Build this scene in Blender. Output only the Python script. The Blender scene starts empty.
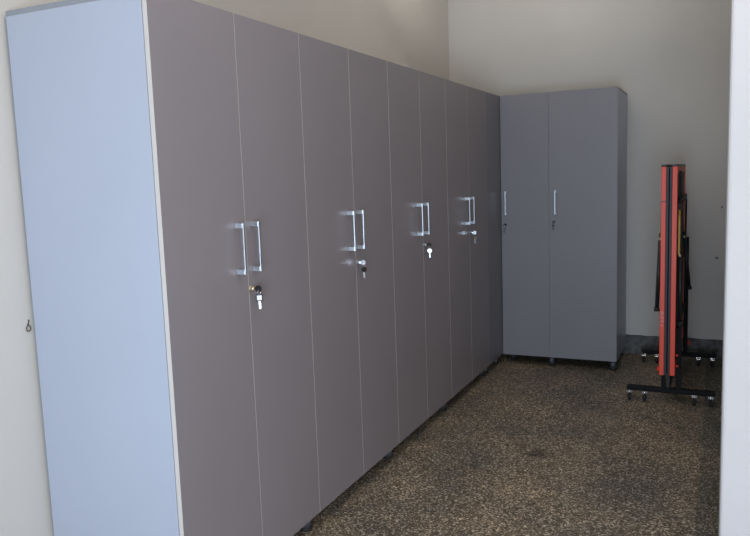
import bpy, bmesh, math, random
from mathutils import Vector, Matrix
random.seed(4)
C = bpy.context.scene.collection
scene = bpy.context.scene
PI = math.pi

# ------------------------------------------------------------------ materials
def new_mat(name):
    m = bpy.data.materials.new(name); m.use_nodes = True
    nt = m.node_tree
    return m, nt, nt.nodes['Principled BSDF']

def flat(name, col, rough=.5, metal=0, var=.0, scale=8, bump=0, bscale=300, spec=.5):
    m, nt, b = new_mat(name)
    b.inputs['Roughness'].default_value = rough
    b.inputs['Metallic'].default_value = metal
    b.inputs['Specular IOR Level'].default_value = spec
    tc = nt.nodes.new('ShaderNodeTexCoord')
    n = nt.nodes.new('ShaderNodeTexNoise'); n.inputs['Scale'].default_value = scale
    n.inputs['Detail'].default_value = 5
    nt.links.new(tc.outputs['Object'], n.inputs['Vector'])
    r = nt.nodes.new('ShaderNodeValToRGB')
    r.color_ramp.elements[0].position = .3; r.color_ramp.elements[1].position = .7
    r.color_ramp.elements[0].color = tuple(c*(1-var) for c in col)+(1,)
    r.color_ramp.elements[1].color = tuple(min(1, c*(1+var)) for c in col)+(1,)
    nt.links.new(n.outputs['Fac'], r.inputs['Fac'])
    nt.links.new(r.outputs['Color'], b.inputs['Base Color'])
    if bump:
        n2 = nt.nodes.new('ShaderNodeTexNoise'); n2.inputs['Scale'].default_value = bscale
        nt.links.new(tc.outputs['Object'], n2.inputs['Vector'])
        bp = nt.nodes.new('ShaderNodeBump'); bp.inputs['Strength'].default_value = bump
        bp.inputs['Distance'].default_value = .002
        nt.links.new(n2.outputs['Fac'], bp.inputs['Height']); nt.links.new(bp.outputs['Normal'], b.inputs['Normal'])
    return m

def wall_mat(name, col, spots=()):
    """painted plaster: soft mottling, light bump, a few tiny chips"""
    m, nt, b = new_mat(name)
    L = nt.links
    b.inputs['Roughness'].default_value = .7
    tc = nt.nodes.new('ShaderNodeTexCoord')
    n = nt.nodes.new('ShaderNodeTexNoise'); n.inputs['Scale'].default_value = 1.3; n.inputs['Detail'].default_value = 6
    L.new(tc.outputs['Object'], n.inputs['Vector'])
    r = nt.nodes.new('ShaderNodeValToRGB')
    r.color_ramp.elements[0].position = .3; r.color_ramp.elements[1].position = .7
    r.color_ramp.elements[0].color = tuple(c*.95 for c in col)+(1,)
    r.color_ramp.elements[1].color = tuple(min(1, c*1.04) for c in col)+(1,)
    L.new(n.outputs['Fac'], r.inputs['Fac'])
    last = r.outputs['Color']
    for (p, rad, sc) in spots:
        d = nt.nodes.new('ShaderNodeVectorMath'); d.operation = 'DISTANCE'
        L.new(tc.outputs['Object'], d.inputs[0]); d.inputs[1].default_value = p
        rr = nt.nodes.new('ShaderNodeMapRange'); rr.inputs['From Min'].default_value = rad*.6
        rr.inputs['From Max'].default_value = rad; rr.inputs['To Min'].default_value = 1; rr.inputs['To Max'].default_value = 0
        L.new(d.outputs['Value'], rr.inputs['Value'])
        mx = nt.nodes.new('ShaderNodeMixRGB'); mx.inputs['Color2'].default_value = sc+(1,)
        L.new(rr.outputs['Result'], mx.inputs['Fac']); L.new(last, mx.inputs['Color1'])
        last = mx.outputs['Color']
    L.new(last, b.inputs['Base Color'])
    n2 = nt.nodes.new('ShaderNodeTexNoise'); n2.inputs['Scale'].default_value = 18; n2.inputs['Detail'].default_value = 8
    L.new(tc.outputs['Object'], n2.inputs['Vector'])
    bp = nt.nodes.new('ShaderNodeBump'); bp.inputs['Strength'].default_value = .25; bp.inputs['Distance'].default_value = .004
    L.new(n2.outputs['Fac'], bp.inputs['Height']); L.new(bp.outputs['Normal'], b.inputs['Normal'])
    return m

def terrazzo_mat():
    m, nt, b = new_mat('terrazzo')
    L = nt.links
    N = nt.nodes.new
    tc = N('ShaderNodeTexCoord')
    # warp a little so the chips are not round
    wn = N('ShaderNodeTexNoise'); wn.inputs['Scale'].default_value = 60
    L.new(tc.outputs['Object'], wn.inputs['Vector'])
    add = N('ShaderNodeVectorMath'); add.operation = 'MULTIPLY_ADD'
    L.new(wn.outputs['Color'], add.inputs[0]); add.inputs[1].default_value = (.012, .012, 0)
    L.new(tc.outputs['Object'], add.inputs[2])
    v = N('ShaderNodeTexVoronoi'); v.inputs['Scale'].default_value = 165; v.voronoi_dimensions = '2D'
    L.new(add.outputs[0], v.inputs['Vector'])
    sep = N('ShaderNodeSeparateColor'); L.new(v.outputs['Color'], sep.inputs[0])
    chip = N('ShaderNodeValToRGB')
    e = chip.color_ramp.elements
    e[0].position = 0; e[0].color = (.024, .020, .016, 1)
    e[1].position = 1; e[1].color = (.50, .46, .38, 1)
    for p, c in ((.35, (.048, .040, .031, 1)), (.55, (.11, .087, .062, 1)), (.8, (.21, .18, .14, 1))):
        x = chip.color_ramp.elements.new(p); x.color = c
    L.new(sep.outputs[0], chip.inputs['Fac'])
    # cement between chips
    dr = N('ShaderNodeMapRange'); dr.inputs['From Min'].default_value = .45; dr.inputs['From Max'].default_value = .62
    L.new(v.outputs['Distance'], dr.inputs['Value'])
    mx = N('ShaderNodeMixRGB'); mx.inputs['Color2'].default_value = (.09, .075, .057, 1)
    L.new(dr.outputs['Result'], mx.inputs['Fac']); L.new(chip.outputs['Color'], mx.inputs['Color1'])
    # stains: broad brown / grey wear
    s = N('ShaderNodeTexNoise'); s.inputs['Scale'].default_value = 2.2; s.inputs['Detail'].default_value = 7; s.inputs['Roughness'].default_value = .65
    L.new(tc.outputs['Object'], s.inputs['Vector'])
    sr = N('ShaderNodeValToRGB'); sr.color_ramp.elements[0].position = .35; sr.color_ramp.elements[1].position = .68
    sr.color_ramp.elements[0].color = (.58, .61, .64, 1); sr.color_ramp.elements[1].color = (1.14, 1.04, .91, 1)
    L.new(s.outputs['Fac'], sr.inputs['Fac'])
    m2 = N('ShaderNodeMixRGB'); m2.blend_type = 'MULTIPLY'; m2.inputs['Fac'].default_value = 1
    up = N('ShaderNodeVectorMath'); up.operation = 'SCALE'; up.inputs['Scale'].default_value = 2.0
    L.new(mx.outputs['Color'], up.inputs[0])
    L.new(up.outputs[0], m2.inputs['Color1']); L.new(sr.outputs['Color'], m2.inputs['Color2'])
    # small dark oily spots
    s2 = N('ShaderNodeTexNoise'); s2.inputs['Scale'].default_value = 6.5; s2.inputs['Detail'].default_value = 5; s2.inputs['Roughness'].default_value = .6
    L.new(tc.outputs['Object'], s2.inputs['Vector'])
    r2 = N('ShaderNodeMapRange'); r2.inputs['From Min'].default_value = .66; r2.inputs['From Max'].default_value = .74
    r2.inputs['To Min'].default_value = 1; r2.inputs['To Max'].default_value = .5
    L.new(s2.outputs['Fac'], r2.inputs['Value'])
    m3 = N('ShaderNodeMixRGB'); m3.blend_type = 'MULTIPLY'; m3.inputs['Fac'].default_value = 1
    L.new(m2.outputs['Color'], m3.inputs['Color1']); L.new(r2.outputs['Result'], m3.inputs['Color2'])
    last = m3.outputs['Color']
    # a few worn-in dark blotches, broken up by noise
    jn = N('ShaderNodeTexNoise'); jn.inputs['Scale'].default_value = 22; jn.inputs['Detail'].default_value = 4
    L.new(tc.outputs['Object'], jn.inputs['Vector'])
    ja = N('ShaderNodeVectorMath'); ja.operation = 'MULTIPLY_ADD'
    L.new(jn.outputs['Color'], ja.inputs[0]); ja.inputs[1].default_value = (.09, .09, 0); L.new(tc.outputs['Object'], ja.inputs[2])
    for (x, y, rad, k) in ((.62, 1.88, .055, .5), (.72, 1.32, .028, .45), (.60, 1.62, .022, .5), (1.08, 2.60, .03, .6), (1.12, 2.56, .02, .6), (1.25, 2.49, .04, .65), (.52, 1.95, .03, .6), (.35, 1.55, .14, .88), (1.1, 1.6, .16, .92)):
        d = N('ShaderNodeVectorMath'); d.operation = 'DISTANCE'; L.new(ja.outputs[0], d.inputs[0]); d.inputs[1].default_value = (x+.045, y+.045, 0)
        q = N('ShaderNodeMapRange'); q.inputs['From Min'].default_value = rad*.5; q.inputs['From Max'].default_value = rad*1.2
        q.inputs['To Min'].default_value = k; q.inputs['To Max'].default_value = 1; L.new(d.outputs['Value'], q.inputs['Value'])
        m4 = N('ShaderNodeMixRGB'); m4.blend_type = 'MULTIPLY'; m4.inputs['Fac'].default_value = 1
        L.new(last, m4.inputs['Color1']); L.new(q.outputs['Result'], m4.inputs['Color2']); last = m4.outputs['Color']
    # greener border strip along the right-hand wall
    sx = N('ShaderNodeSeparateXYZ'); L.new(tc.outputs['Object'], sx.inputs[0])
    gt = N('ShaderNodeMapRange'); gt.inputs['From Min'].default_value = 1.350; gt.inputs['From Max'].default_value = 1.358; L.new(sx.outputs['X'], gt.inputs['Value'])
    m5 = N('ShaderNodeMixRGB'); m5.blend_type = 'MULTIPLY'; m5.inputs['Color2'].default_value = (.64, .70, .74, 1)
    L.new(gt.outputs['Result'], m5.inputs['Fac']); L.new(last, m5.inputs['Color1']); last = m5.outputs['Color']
    L.new(last, b.inputs['Base Color'])
    b.inputs['Roughness'].default_value = .5
    b.inputs['Specular IOR Level'].default_value = .25
    return m

M = dict(
    door=flat('door_laminate', (.240, .218, .230), .42, var=.02, scale=3, bump=.05, bscale=900),
    panel=flat('panel_laminate', (.425, .468, .56), .36, var=.015, scale=3, bump=.04, bscale=900),
    top=flat('top_laminate', (.27, .29, .32), .5, var=.02),
    filler=flat('filler_laminate', (.19, .185, .205), .42, var=.02),
    door_cool_lit=flat('door_laminate_cool_lit', (.236, .230, .254), .42, var=.02, scale=3, bump=.05, bscale=900),  # same laminate as the row; cool light on the far doors tinted in
    edge=flat('edge_band', (.60, .57, .53), .45, var=.02),
    inner=flat('inner_laminate', (.2, .2, .21), .6, var=.02),
    satin=flat('satin_aluminium', (.70, .75, .80), .36, 1, var=.03, scale=60),
    chrome=flat('chrome', (.85, .87, .9), .12, 1, var=.02),
    brass=flat('brass', (.70, .60, .42), .3, .8, var=.05),
    black=flat('black_plastic', (.012, .012, .013), .4, var=.1),
    blackm=flat('black_powder_coat', (.005, .005, .006), .6, var=.1, scale=30, spec=.2),
    board=flat('table_board', (.016, .015, .024), .5, var=.1),
    under=flat('table_underside', (.012, .013, .014), .6, var=.1),
    red=flat('red_paint', (.76, .070, .032), .42, var=.04, scale=6),
    yellow=flat('yellow_strap', (.50, .30, .04), .5, var=.08, scale=20),
    white=flat('white_label', (.85, .85, .88), .5),
    foot=flat('foot_metal', (.12, .13, .14), .4, .4, var=.05),
    rubber=flat('rubber', (.02, .02, .02), .7, var=.1),
    tube=flat('dark_tube', (.022, .028, .028), .35, .3, var=.1),
    mark=flat('printed_mark', (.75, .45, .45), .5),
    wire=flat('bent_wire', (.12, .105, .085), .5, .5, var=.2, scale=80),
    plinth=flat('plinth_terrazzo', (.10, .10, .098), .6, var=.5, scale=30),
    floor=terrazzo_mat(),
)
BACK_Y, LEFT_X, RIGHT_X, PIER_Y = 4.10, -.5594, 1.434, 1.0
M['wall'] = wall_mat('wall_paint', (.60, .575, .53))
M['wall_back'] = wall_mat('wall_paint_back', (.60, .575, .54),
    [((1.428, BACK_Y, 1.089), .008, (.12, .05, .04)), ((1.404, BACK_Y, .729), .011, (.15, .14, .14)), ((1.395, BACK_Y, .735), .006, (.15, .14, .14))])
M['wall_right'] = wall_mat('wall_paint_right', (.66, .655, .66))
M['ceiling'] = wall_mat('ceiling_paint', (.75, .74, .71))

# ------------------------------------------------------------------ mesh helpers
def box(bm, x0, x1, y0, y1, z0, z1, bev=0, seg=2, mi=0):
    r = bmesh.ops.create_cube(bm, size=1)
    vs = r['verts']
    for v in vs:
        v.co = Vector((x0+(x1-x0)*(v.co.x+.5), y0+(y1-y0)*(v.co.y+.5), z0+(z1-z0)*(v.co.z+.5)))
    fs = set(f for v in vs for f in v.link_faces)
    for f in fs: f.material_index = mi
    if bev:
        es = list(set(e for v in vs for e in v.link_edges))
        bmesh.ops.bevel(bm, geom=es, offset=bev, segments=seg, profile=.5, affect='EDGES')
    return vs

def cyl(bm, a, b, r, r2=None, n=20, caps=True, mi=0):
    a, b = Vector(a), Vector(b); d = b-a
    q = Vector((0, 0, 1)).rotation_difference(d.normalized()).to_matrix().to_4x4()
    mat = Matrix.Translation((a+b)/2) @ q
    rr = bmesh.ops.create_cone(bm, cap_ends=caps, segments=n, radius1=r, radius2=r if r2 is None else r2, depth=d.length, matrix=mat)
    for f in set(f for v in rr['verts'] for f in v.link_faces):
        f.material_index = mi
        f.smooth = len(f.verts) == 4
    return rr['verts']

def tube_path(bm, pts, r, n=8):
    for a, b in zip(pts, pts[1:]): cyl(bm, a, b, r, n=n)
    for p in pts[1:-1]:
        s = bmesh.ops.create_uvsphere(bm, u_segments=n, v_segments=6, radius=r, matrix=Matrix.Translation(p))
        for f in set(f for v in s['verts'] for f in v.link_faces): f.smooth = True

def torus(bm, c, R, r, ax='x', n=20, k=8, arc=2*PI, a0=0):
    rings = []
    full = abs(arc-2*PI) < 1e-6
    cnt = n if full else n+1
    for i in range(cnt):
        t = a0+arc*i/n; ring = []
        for j in range(k):
            s = 2*PI*j/k; rad = R+r*math.cos(s); h = r*math.sin(s)
            u, w = rad*math.cos(t), rad*math.sin(t)
            p = {'x': (h, u, w), 'y': (u, h, w), 'z': (u, w, h)}[ax]
            ring.append(bm.verts.new(Vector(c)+Vector(p)))
        rings.append(ring)
    for i in range(cnt if full else cnt-1):
        A, B = rings[i], rings[(i+1) % cnt]
        for j in range(k):
            f = bm.faces.new((A[j], A[(j+1) % k], B[(j+1) % k], B[j])); f.smooth = True

def obj(name, bm, mats, parent=None, loc=(0, 0, 0)):
    me = bpy.data.meshes.new(name)
    bmesh.ops.recalc_face_normals(bm, faces=bm.faces)
    bm.to_mesh(me); bm.free()
    for m in (mats if isinstance(mats, (list, tuple)) else [mats]): me.materials.append(M[m])
    o = bpy.data.objects.new(name, me); C.objects.link(o)
    o.location = loc
    if parent: o.parent = parent
    return o

def thing(name, label, cat, loc=(0, 0, 0), rotz=0, group=None):
    o = bpy.data.objects.new(name, None); C.objects.link(o)
    o.empty_display_size = .1
    o.location = loc; o.rotation_euler = (0, 0, rotz)
    o['label'] = label; o['category'] = cat
    if group: o['group'] = group
    return o

def struct(name, bm, m):
    o = obj(name, bm, m); o['kind'] = 'structure'; return o

NB = bmesh.new

# ------------------------------------------------------------------ the room
H = 3.1
YR = -5.0          # room goes on behind the photographer
XR = 3.6
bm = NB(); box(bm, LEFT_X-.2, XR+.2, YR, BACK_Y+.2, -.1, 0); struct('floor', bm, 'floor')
bm = NB(); box(bm, LEFT_X-.2, XR+.2, YR, BACK_Y+.2, H, H+.1); struct('ceiling', bm, 'ceiling')
bm = NB(); box(bm, LEFT_X-.2, LEFT_X, YR, BACK_Y, 0, H); struct('wall_left', bm, 'wall')
bm = NB(); box(bm, LEFT_X-.2, XR+.2, BACK_Y, BACK_Y+.2, 0, H); struct('wall_back', bm, 'wall_back')
# pier / right side of the alcove, with a worn rounded arris
bm = NB(); box(bm, RIGHT_X, XR, PIER_Y, PIER_Y+.35, 0, H, bev=.012, seg=3)
struct('wall_pier', bm, 'wall_right')
bm = NB(); box(bm, RIGHT_X+.09, XR, PIER_Y+.35, BACK_Y, 0, H)
struct('wall_right', bm, 'wall')
bm = NB(); box(bm, XR, XR+.2, YR, BACK_Y, 0, H); struct('wall_far_right', bm, 'wall')
# terrazzo skirting, slightly proud, with an uneven top edge
def plinth(a, b, th, axis):
    bm = NB(); n = 60; rows = []
    rnd = random.Random(8)
    for i in range(n+1):
        t = a+(b-a)*i/n; h = .14+rnd.uniform(-.003, .003)
        if axis == 'y': P = [(t, BACK_Y, 0), (t, BACK_Y-th, 0), (t, BACK_Y-th, h-.006), (t, BACK_Y-th+.006, h), (t, BACK_Y, h)]
        else: P = [(LEFT_X, t, 0), (LEFT_X+th, t, 0), (LEFT_X+th, t, h-.006), (LEFT_X+th-.006, t, h), (LEFT_X, t, h)]
        rows.append([bm.verts.new(p) for p in P])
    for A, B in zip(rows, rows[1:]):
        for j in range(5): bm.faces.new((A[j], A[(j+1) % 5], B[(j+1) % 5], B[j]))
    bm.faces.new(rows[0]); bm.faces.new(rows[-1][::-1])
    return bm
struct('baseboard_back', plinth(LEFT_X+.001, RIGHT_X+.089, .012, 'y'), 'plinth')

# ------------------------------------------------------------------ cabinets
ZB, ZT, D, T = .0693, 1.9143, .5417, .0155

def panel_box(bm, x0, x1, y0, y1, z0, z1, edge_axis=None, mi_edge=1):
    """board: the two big faces one material, the four edges banded"""
    box(bm, x0, x1, y0, y1, z0, z1)
    bm.normal_update()
    ax = min(((x1-x0), 0), ((y1-y0), 1), ((z1-z0), 2))[1]
    for f in bm.faces:
        f.material_index = 0 if abs(f.normal[ax]) > .5 else mi_edge

def make_handle(parent, y, dz=0):
    """square-section bow handle standing off the door (built in the cabinet's own frame, facing +x)"""
    bm = NB(); w = .0055; s = .033; z0, z1 = 1.083+dz, 1.250+dz
    box(bm, s-.005, s, y-w*.72, y+w*.72, z0, z1, bev=.001)
    for a, b in ((z0, z0+.017), (z1-.017, z1)):
        box(bm, .0002, s-.003, y-w, y+w, a, b, bev=.0012)
    o = obj('handle', bm, 'satin', parent); return o

def make_lock(parent, y, z, m='satin'):
    bm = NB()
    cyl(bm, (.0002, y, z), (.004, y, z), .0105, .0095, n=24)
    cyl(bm, (.004, y, z), (.016, y, z), .0078, .0072, n=24)
    return obj('lock', bm, m, parent)

def make_cabinet(label, loc, rotz, seam, width, specs, group, feet, depth=D):
    """local frame: front plane x=0, width along +y, facing +x.  specs: per door (y0,y1,handle_y,lock_y or None)"""
    t = thing('storage_cabinet', label, 'cabinet', loc, rotz, group)
    xb, xf = -depth, -T-.0025
    th = .018; g = .0008
    bm = NB(); panel_box(bm, xb, xf, g, g+th, ZB, ZT-.0165); obj('side_panel', bm, ['panel', 'panel'], t)
    bm = NB(); panel_box(bm, xb, xf, width-g-th, width-g, ZB, ZT-.0165); obj('side_panel', bm, ['panel', 'panel'], t)
    bm = NB(); panel_box(bm, xb, xf, g, width-g, ZT-.0162, ZT); obj('top_panel', bm, ['top', 'top'], t)
    bm = NB(); panel_box(bm, xb+.006, xf-.001, g+th, width-g-th, ZB, ZB+.018); obj('bottom_panel', bm, ['inner', 'inner'], t)
    bm = NB(); panel_box(bm, xb, xb+.005, g+th, width-g-th, ZB, ZT-.0165); obj('back_panel', bm, ['inner', 'inner'], t)
    bm = NB(); panel_box(bm, xb+.006, xf-.004, seam-.009, seam+.009, ZB+.018, ZT-.0165); obj('divider_panel', bm, ['inner', 'inner'], t)
    for (y0, y1, hy, ly, lz, dz, lm) in specs:
        bm = NB(); panel_box(bm, -T, 0, y0+.0011, y1-.0011, ZB, ZT)
        d = obj('door', bm, ['door', 'edge'], t)
        make_handle(d, hy, dz)
        if ly is not None: make_lock(d, ly, lz, lm)
    for fx, fy in feet:
        bm = NB()
        cyl(bm, (fx, fy, .012), (fx, fy, ZB), .0215, n=24)
        f = obj('foot', bm, 'foot', t)
        bm = NB(); cyl(bm, (fx, fy, 0), (fx, fy, .013), .0235, n=24)
        obj('rubber_pad', bm, 'rubber', f)
    return t

row_labels = [
    'grey two-door storage cabinet nearest the camera, its pale blue-grey side exposed',
    'grey two-door storage cabinet second along the left row, keys with black head hanging',
    'grey two-door storage cabinet third along the left row, between second and last',
    'grey two-door storage cabinet at the far end of the left row, beside the corner',
]
DY = (-.010, -.018, -.034, -.042); DZ = (0, -.006, -.010, -.011)
LOCK_Y = [.8*n+.4+(.010, .010, .004, .004)[n] for n in range(4)]; LOCK_Z = (1.027, 1.019, 1.017, 1.016)
for n in range(4):
    specs = [(0, .4, .355+DY[n], None, 0, DZ[n], ''), (.4, .8, .443+DY[n], LOCK_Y[n]-.8*n, LOCK_Z[n], DZ[n], ('brass', 'satin', 'satin', 'satin')[n])]
    feet = [(-.053, .774), (-.10, .04), (-D+.05, .765), (-D+.05, .04)]
    make_cabinet(row_labels[n], (0, .8*n, 0), 0, .4, .8, specs, 'grey cabinets in the row along the left wall', feet)

# closing board between the row and the corner cabinet
bm = NB(); box(bm, -.018, 0, 3.2015, 3.548, ZB, ZT, bev=.0006, seg=1)
o = obj('filler_panel', bm, 'filler')
for fy in (3.24, 3.50):
    bm = NB(); cyl(bm, (-.045, fy, .012), (-.045, fy, ZB+.04), .012, n=20); box(bm, -.045, -.0178, fy-.015, fy+.015, ZB+.01, ZB+.05)
    k_ = obj('foot', bm, 'inner', o)
    bm = NB(); cyl(bm, (-.045, fy, 0), (-.045, fy, .013), .018, n=20); obj('rubber_pad', bm, 'rubber', k_)
o['label'] = 'dark grey filler board closing the corner between row and end cabinet'; o['category'] = 'panel'

# far cabinet stands across the back wall, facing the camera
FX, FY, FW, FS = .0035, 3.5291, .7915, .338
def xform_children(root, mat):
    """re-lay the meshes of a finished cabinet through a matrix (keeps scale at 1)"""
    for o in [root]+list(root.children_recursive):
        if o.type == 'MESH':
            o.data.transform(mat)
            if mat.determinant() < 0: o.data.flip_normals()

far = make_cabinet('grey two-door cabinet standing across the back wall beside the red folded table', (FX, FY, 0), 0, FS, FW,
    [(0, FS, .041-FX, .031-FX, 1.012, 0, 'black'), (FS, FW, .388-FX, .375-FX, 1.03, 0, 'black')], None,
    [(-.05, FS+.004), (-.05, FW-.028), (-.16, .035), (-D+.05, FW-.035), (-D+.05, .035)])
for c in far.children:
    if c.name.startswith('door'): c.data.materials[0] = M['door_cool_lit']
# swap axes: (x, y) -> (y, -x)
xform_children(far, Matrix(((0, 1, 0, 0), (-1, 0, 0, 0), (0, 0, 1, 0), (0, 0, 0, 1))))

# ------------------------------------------------------------------ keys
def make_keys(label, pos, face, head, hang, hang_frame=False, scale=1.0, turn=0):
    """a key in the lock and its spare hanging on a ring; face: 'x' or '-y' = direction the lock faces"""
    t = thing('key_pair', label, 'keys', pos, 0 if face == 'x' else -PI/2, 'pairs of keys in the cabinet locks')
    s = scale
    # key in the lock: short blade, flat head in the vertical plane
    bm = NB()
    box(bm, .0165, .022, -.0012*s, .0012*s, -.004*s, .004*s)
    cyl(bm, (.031*1, -.002*s, 0), (.031*1, .002*s, 0), .0115*s, n=24)
    obj('key', bm, head, t)
    bm = NB()
    torus(bm, (.033, 0, -.012*s), .0085*s, .0009*s, 'x', n=20, k=6)
    obj('key_ring', bm, 'chrome', t)
    bm = NB()
    zc = -.030*s
    hx = .033
    if hang_frame:
        box(bm, hx-.002, hx+.002, -.0115*s, .0115*s, zc-.0115*s, zc+.0125*s, bev=.0018*s)
    else:
        cyl(bm, (hx-.002, 0, zc), (hx+.002, 0, zc), .0115*s, n=24)
    # the spare hangs turned on its ring
    def TR(b_):
        bmesh.ops.rotate(b_, verts=b_.verts, cent=(hx, 0, 0), matrix=Matrix.Rotation(math.radians(turn), 3, 'Z')); return b_
    k = obj('key', TR(bm), hang, t)
    bm = NB()
    box(bm, hx-.0009, hx+.0009, -.0030*s, .0030*s, zc-.038*s, zc-.010*s, bev=.0007)
    for i in range(4):
        box(bm, hx-.0009, hx+.0009, .0025*s, (.004+.001*(i % 2))*s, zc-.036*s+i*.005*s, zc-.033*s+i*.005*s)
    obj('blade', TR(bm), 'black' if face != 'x' else 'satin', k)
    if hang_frame:
        bm = NB()
        box(bm, hx+.002, hx+.0026, -.0078*s, .0078*s, zc-.0078*s, zc+.0078*s, bev=.0002)
        obj('inlay', TR(bm), 'white', k)
    return t
K = [('black-headed key in the nearest cabinet lock, square-framed spare hanging below', 'black', 'black', True),
     ('silver key in the second row cabinet lock with black-headed spare hanging', 'chrome', 'black', False),
     ('black-headed key in the third row cabinet lock with silver spare hanging', 'black', 'satin', False),
     ('small silver keys in the lock of the last row cabinet', 'chrome', 'chrome', False)]
for n, (lab, a, b_, fr) in enumerate(K):
    make_keys(lab, (0, LOCK_Y[n], LOCK_Z[n]), 'x', a, b_, fr, turn=(-58, -40, -66, -50)[n])
make_keys('dark keys in the left door of the cabinet on the back wall', (.031, FY, 1.012), '-y', 'black', 'black', scale=.8, turn=15)
make_keys('dark keys in the right door of the cabinet on the back wall', (.375, FY, 1.03), '-y', 'black', 'black', scale=.8, turn=15)

# ------------------------------------------------------------------ folded table tennis table on casters
tt = thing('folding_table', 'folded red and black table tennis table on casters by the back wall', 'table', (1.16, 3.37, 0))
ox, oy = -1.16, -3.37
def O(bm): bmesh.ops.translate(bm, verts=bm.verts, vec=(ox, oy, 0)); return bm
Y0, Y1, Z0, Z1 = 2.80, 3.82, .196, 1.383
for (a0, a1, b0, b1, lean) in ((1.116, 1.142, 1.1425, 1.1555, 0), (1.173, 1.200, 1.1600, 1.1725, 0)):
    # red apron: a rectangular frame round the underside of each half
    bm = NB()
    w = .035
    for (ya, yb, za, zb_) in ((Y0, Y0+w, Z0, Z1), (Y1-w, Y1, Z0, Z1), (Y0+w, Y1-w, Z0, Z0+w), (Y0+w, Y1-w, Z1-w, Z1)):
        box(bm, a0, a1, ya, yb, za, zb_, bev=.0025, seg=2)
    ap = obj('apron', O(bm), 'red', tt)
    bm = NB(); box(bm, b0, b1, Y0+.003, Y1-.003, Z0, Z1, bev=.001)
    obj('table_leaf', O(bm), 'board', tt)
    bm = NB()
    zlo = (a0+a1)/2
    box(bm, a0+.004, a1-.008, Y0+w, Y1-w, Z0+w, Z1-w)
    obj('underside_panel', O(bm), 'under', tt)
    bm = NB(); box(bm, a0-.0015, a1+.0015, Y0-.0015, Y1+.0015, Z1, Z1+.012, bev=.003)
    obj('edge_cap', O(bm), 'black', tt)
    if a0 < 1.15:
        bm = NB(); box(bm, a0-.0012, a1+.0012, Y0-.0012, Y0+.02, 1.188, 1.193); obj('joint_strip', O(bm), 'black', ap)
        # small faded printed lettering running up the apron
        bm = NB()
        yf = Y0-.0006
        def st(x0, x1, z0, z1): box(bm, x0, x1, yf-.0004, yf+.0004, z0, z1)
        xa, xb = a0+.006, a1-.006
        z = .478
        for kind in 'ITEO':
            if kind == 'I': st(xa, xb, z+.006, z+.010)
            if kind == 'T': st(xa, xb, z+.007, z+.011); st(xb-.004, xb, z, z+.018)
            if kind == 'E': st(xa, xb, z, z+.004); st(xa, xa+.003, z, z+.016); st(xb-.003, xb, z, z+.016)
            if kind == 'O': st(xa, xb, z, z+.004); st(xa, xb, z+.014, z+.018); st(xa, xa+.003, z, z+.018); st(xb-.003, xb, z, z+.018)
            z += .024
        obj('lettering', O(bm), 'mark', ap)
# centre filler frame between the leaves
bm = NB(); box(bm, 1.1565, 1.1615, Y0+.05, Y1-.05, Z0+.02, Z1+.004); obj('centre_frame', O(bm), 'blackm', tt)
BARY = (2.905, 3.84)
for by in BARY:
    bm = NB(); box(bm, .931, 1.414, by-.0175, by+.0175, .066, .096, bev=.004)
    base = obj('base_bar', O(bm), 'blackm', tt)
    for sx in (.929, 1.409):
        bm = NB(); box(bm, sx, sx+.007, by-.0185, by+.0185, .065, .097, bev=.002); obj('end_cap', O(bm), 'black', base)
    py = by if by < 3.2 else by-.035
    for (xa, xb, zt_, m) in ((1.122, 1.146, .30, 'blackm'), (1.154, 1.170, .30, 'tube'), (1.2015, 1.229, .90, 'blackm')):
        if xa < 1.2:
            bm = NB(); box(bm, xa, xb, by-.014, by+.014, .096, Z0+.002 if by < 3.2 else .21, bev=.002)
        else:
            bm = NB(); box(bm, xa, xb, by-.016, by+.014, .096, zt_, bev=.002)
        obj('upright', O(bm), m, tt)
    for cx in (.945, 1.031, 1.302, 1.389):
        bm = NB(); box(bm, cx-.016, cx+.016, by-.014, by+.014, .061, .066, bev=.001); cyl(bm, (cx, by, .05), (cx, by, .062), .008, n=16)
        ca = obj('caster', O(bm), 'chrome', tt)
        bm = NB()
        for s in (-1, 1):
            x = cx+s*.011
            vs = [bm.verts.new(p) for p in ((x, by-.013, .052), (x, by+.013, .052), (x, by+.020, .020), (x, by+.010, .016), (x, by-.006, .034))]
            vs2 = [bm.verts.new(v.co+Vector((s*.0045, 0, 0))) for v in vs]
            bm.faces.new(vs); bm.faces.new(vs2[::-1])
            for i in range(5): bm.faces.new((vs[i], vs[(i+1) % 5], vs2[(i+1) % 5], vs2[i]))
        box(bm, cx-.0135, cx+.0135, by-.013, by+.013, .050, .054, bev=.001)
        cyl(bm, (cx-.015, by+.012, .022), (cx+.015, by+.012, .022), .004, n=12)
        obj('fork', O(bm), 'chrome', ca)
        bm = NB(); cyl(bm, (cx-.008, by+.012, .022), (cx+.008, by+.012, .022), .022, n=28)
        obj('wheel', O(bm), 'rubber', ca)
# long rail between the two base bars
bm = NB(); box(bm, 1.150, 1.170, BARY[0]+.0175, BARY[1]-.0175, .069, .089, bev=.002); obj('bottom_rail', O(bm), 'blackm', tt)
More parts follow.
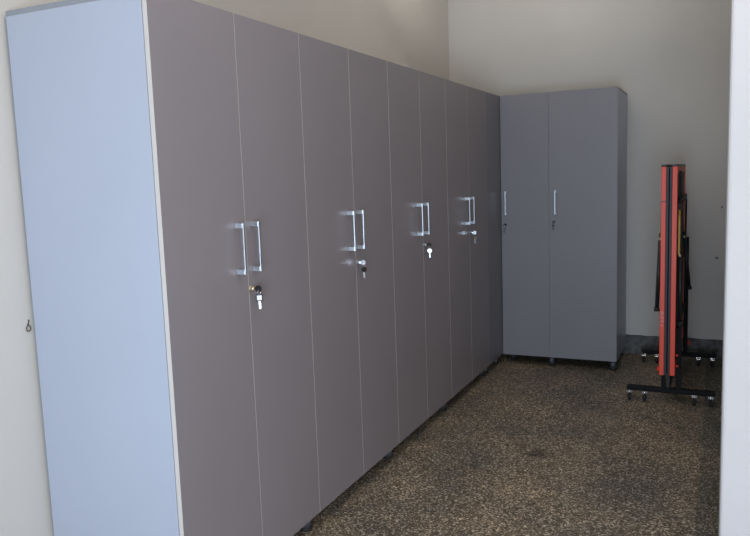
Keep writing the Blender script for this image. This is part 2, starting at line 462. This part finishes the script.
# folded legs hanging off both outer faces
def leg(x0, z0, x1, z1, y, r=.0115):
    bm = NB(); cyl(bm, (x0, y, z0), (x1, y, z1), r, n=16)
    cyl(bm, (x0, y, z0), (x0, y, z0+.04), r*.7, n=12)
    l = obj('leg', O(bm), 'tube', tt)
    d = (Vector((x1, y, z1))-Vector((x0, y, z0))).normalized()
    bm = NB(); cyl(bm, Vector((x1, y, z1)), Vector((x1, y, z1))+d*.022, r*1.35, n=16); obj('leg_foot', O(bm), 'rubber', l)
    bm = NB(); cyl(bm, (x0-.006, y, z0+.006), (x0+.006, y, z0+.006), r*1.15, n=16); obj('leg_pivot', O(bm), 'brass', l)
    return l
leg(1.108, .965, 1.094, .572, 2.90)
leg(1.108, .965, 1.094, .572, 3.55)
leg(1.2155, .875, 1.2225, .500, 2.86, .0105)
leg(1.213, .93, 1.246, .62, 3.45)
# yellow gas strut / strap above the right leg
bm = NB(); box(bm, 1.2045, 1.2155, 2.845, 2.875, .885, 1.11, bev=.002); cyl(bm, (1.210, 2.86, 1.105), (1.210, 2.86, 1.14), .006, n=12)
obj('strap', O(bm), 'yellow', tt)
bm = NB(); cyl(bm, (1.114, 2.86, .975), (1.1155, 2.86, 1.10), .0045, n=10); obj('strap', O(bm), 'yellow', tt)
# stay along the right face and cross braces
for (ya, yb, za, zb_) in ((2.84, 3.78, 1.17, 1.20), (2.84, 3.78, .44, .47), (3.74, 3.80, .475, 1.165), (2.90, 2.95, 1.205, 1.36)):
    bm = NB(); box(bm, 1.2045, 1.214, ya, yb, za, zb_, bev=.002); obj('stay', O(bm), 'blackm', tt)
# red plastic latches
def knob(x, y, z, r=.011, l=.012):
    bm = NB(); cyl(bm, (x-l/2, y, z), (x+l/2, y, z), r, n=20); cyl(bm, (x-l/2-.002, y, z), (x+l/2+.002, y, z), r*.6, n=20)
    obj('latch_knob', O(bm), 'red', tt)
knob(1.110, 2.83, .225, .014, .012)
knob(1.210, 2.815, .252, .006, .010); knob(1.210, 2.815, .315, .006, .010)
knob(1.236, 3.84, .165, .018, .012)

# ------------------------------------------------------------------ bent wire on the left wall
bm = NB()
X = LEFT_X+.004
pts = [Vector(p) for p in ((LEFT_X-.002, -.003, .985), (X, -.004, .978), (X, -.010, .962), (X, -.016, .945), (X, -.013, .932), (X, -.004, .931), (X, .001, .942), (X, -.004, .956), (X, -.009, .966))]
pts = [Vector((p.x, p.y*.95-.004, .953+(p.z-.955)*.68)) for p in pts]
tube_path(bm, pts, .0016)
o = obj('wall_hook', bm, 'wire')
o['label'] = 'small bent dark wire hook on the pale wall by the near cabinet'; o['category'] = 'hook'

# ------------------------------------------------------------------ light
def area(name, loc, target, sx, sy, power, col):
    l = bpy.data.lights.new(name, 'AREA'); l.shape = 'RECTANGLE'; l.size = sx; l.size_y = sy; l.energy = power; l.color = col
    o = bpy.data.objects.new(name, l); C.objects.link(o); o.location = loc
    o.rotation_euler = (Vector(target)-Vector(loc)).to_track_quat('-Z', 'Y').to_euler()
    return o
area('window_light', (1.45, -2.55, .8), (.55, 1.0, .95), 1.2, 1.0, 76, (.68, .82, 1.0))
area('side_fill', (3.3, -1.6, 1.9), (-.1, .9, 1.4), 1.5, 1.5, 34, (1.0, .87, .85))  # unseen warm fill, added to lift the row's door fronts
area('overhead_fill', (1.0, -.4, H-.04), (1.0, -.3, 0), 1.3, 1.6, 19, (1.0, .95, .90))  # added soft fill for upper walls and floor, not a known ceiling lamp
area('ceiling_bounce_fill', (.45, 2.45, H-.34), (.40, 2.6, H), .8, 1.5, 12.5, (1.0, .93, .86))  # added upward fill imitating ceiling bounce on the upper walls, no real fitting

w = bpy.data.worlds.new('world'); scene.world = w; w.use_nodes = True
bg = w.node_tree.nodes['Background']
bg.inputs['Color'].default_value = (.85, .92, 1, 1); bg.inputs['Strength'].default_value = .6

# ------------------------------------------------------------------ camera
cam = bpy.data.cameras.new('camera'); co = bpy.data.objects.new('camera', cam); C.objects.link(co)
cam.sensor_fit = 'HORIZONTAL'; cam.sensor_width = 36; cam.lens = 736.2224/750*36; cam.clip_start = .02
r = Vector((.90615036, .42152672, -.03473832)); u = Vector((-.02037389, .125539, .99187946)); f = Vector((-.42246471, .89808417, -.12234535))
mw = Matrix((r, u, -f)).transposed().to_4x4(); mw.translation = (1.413, -1.6134, 1.3811)
co.matrix_world = mw
scene.camera = co
scene.view_settings.view_transform = 'Standard'
scene.view_settings.look = 'None'
scene.view_settings.exposure = 0
scene.cycles.use_denoising = True
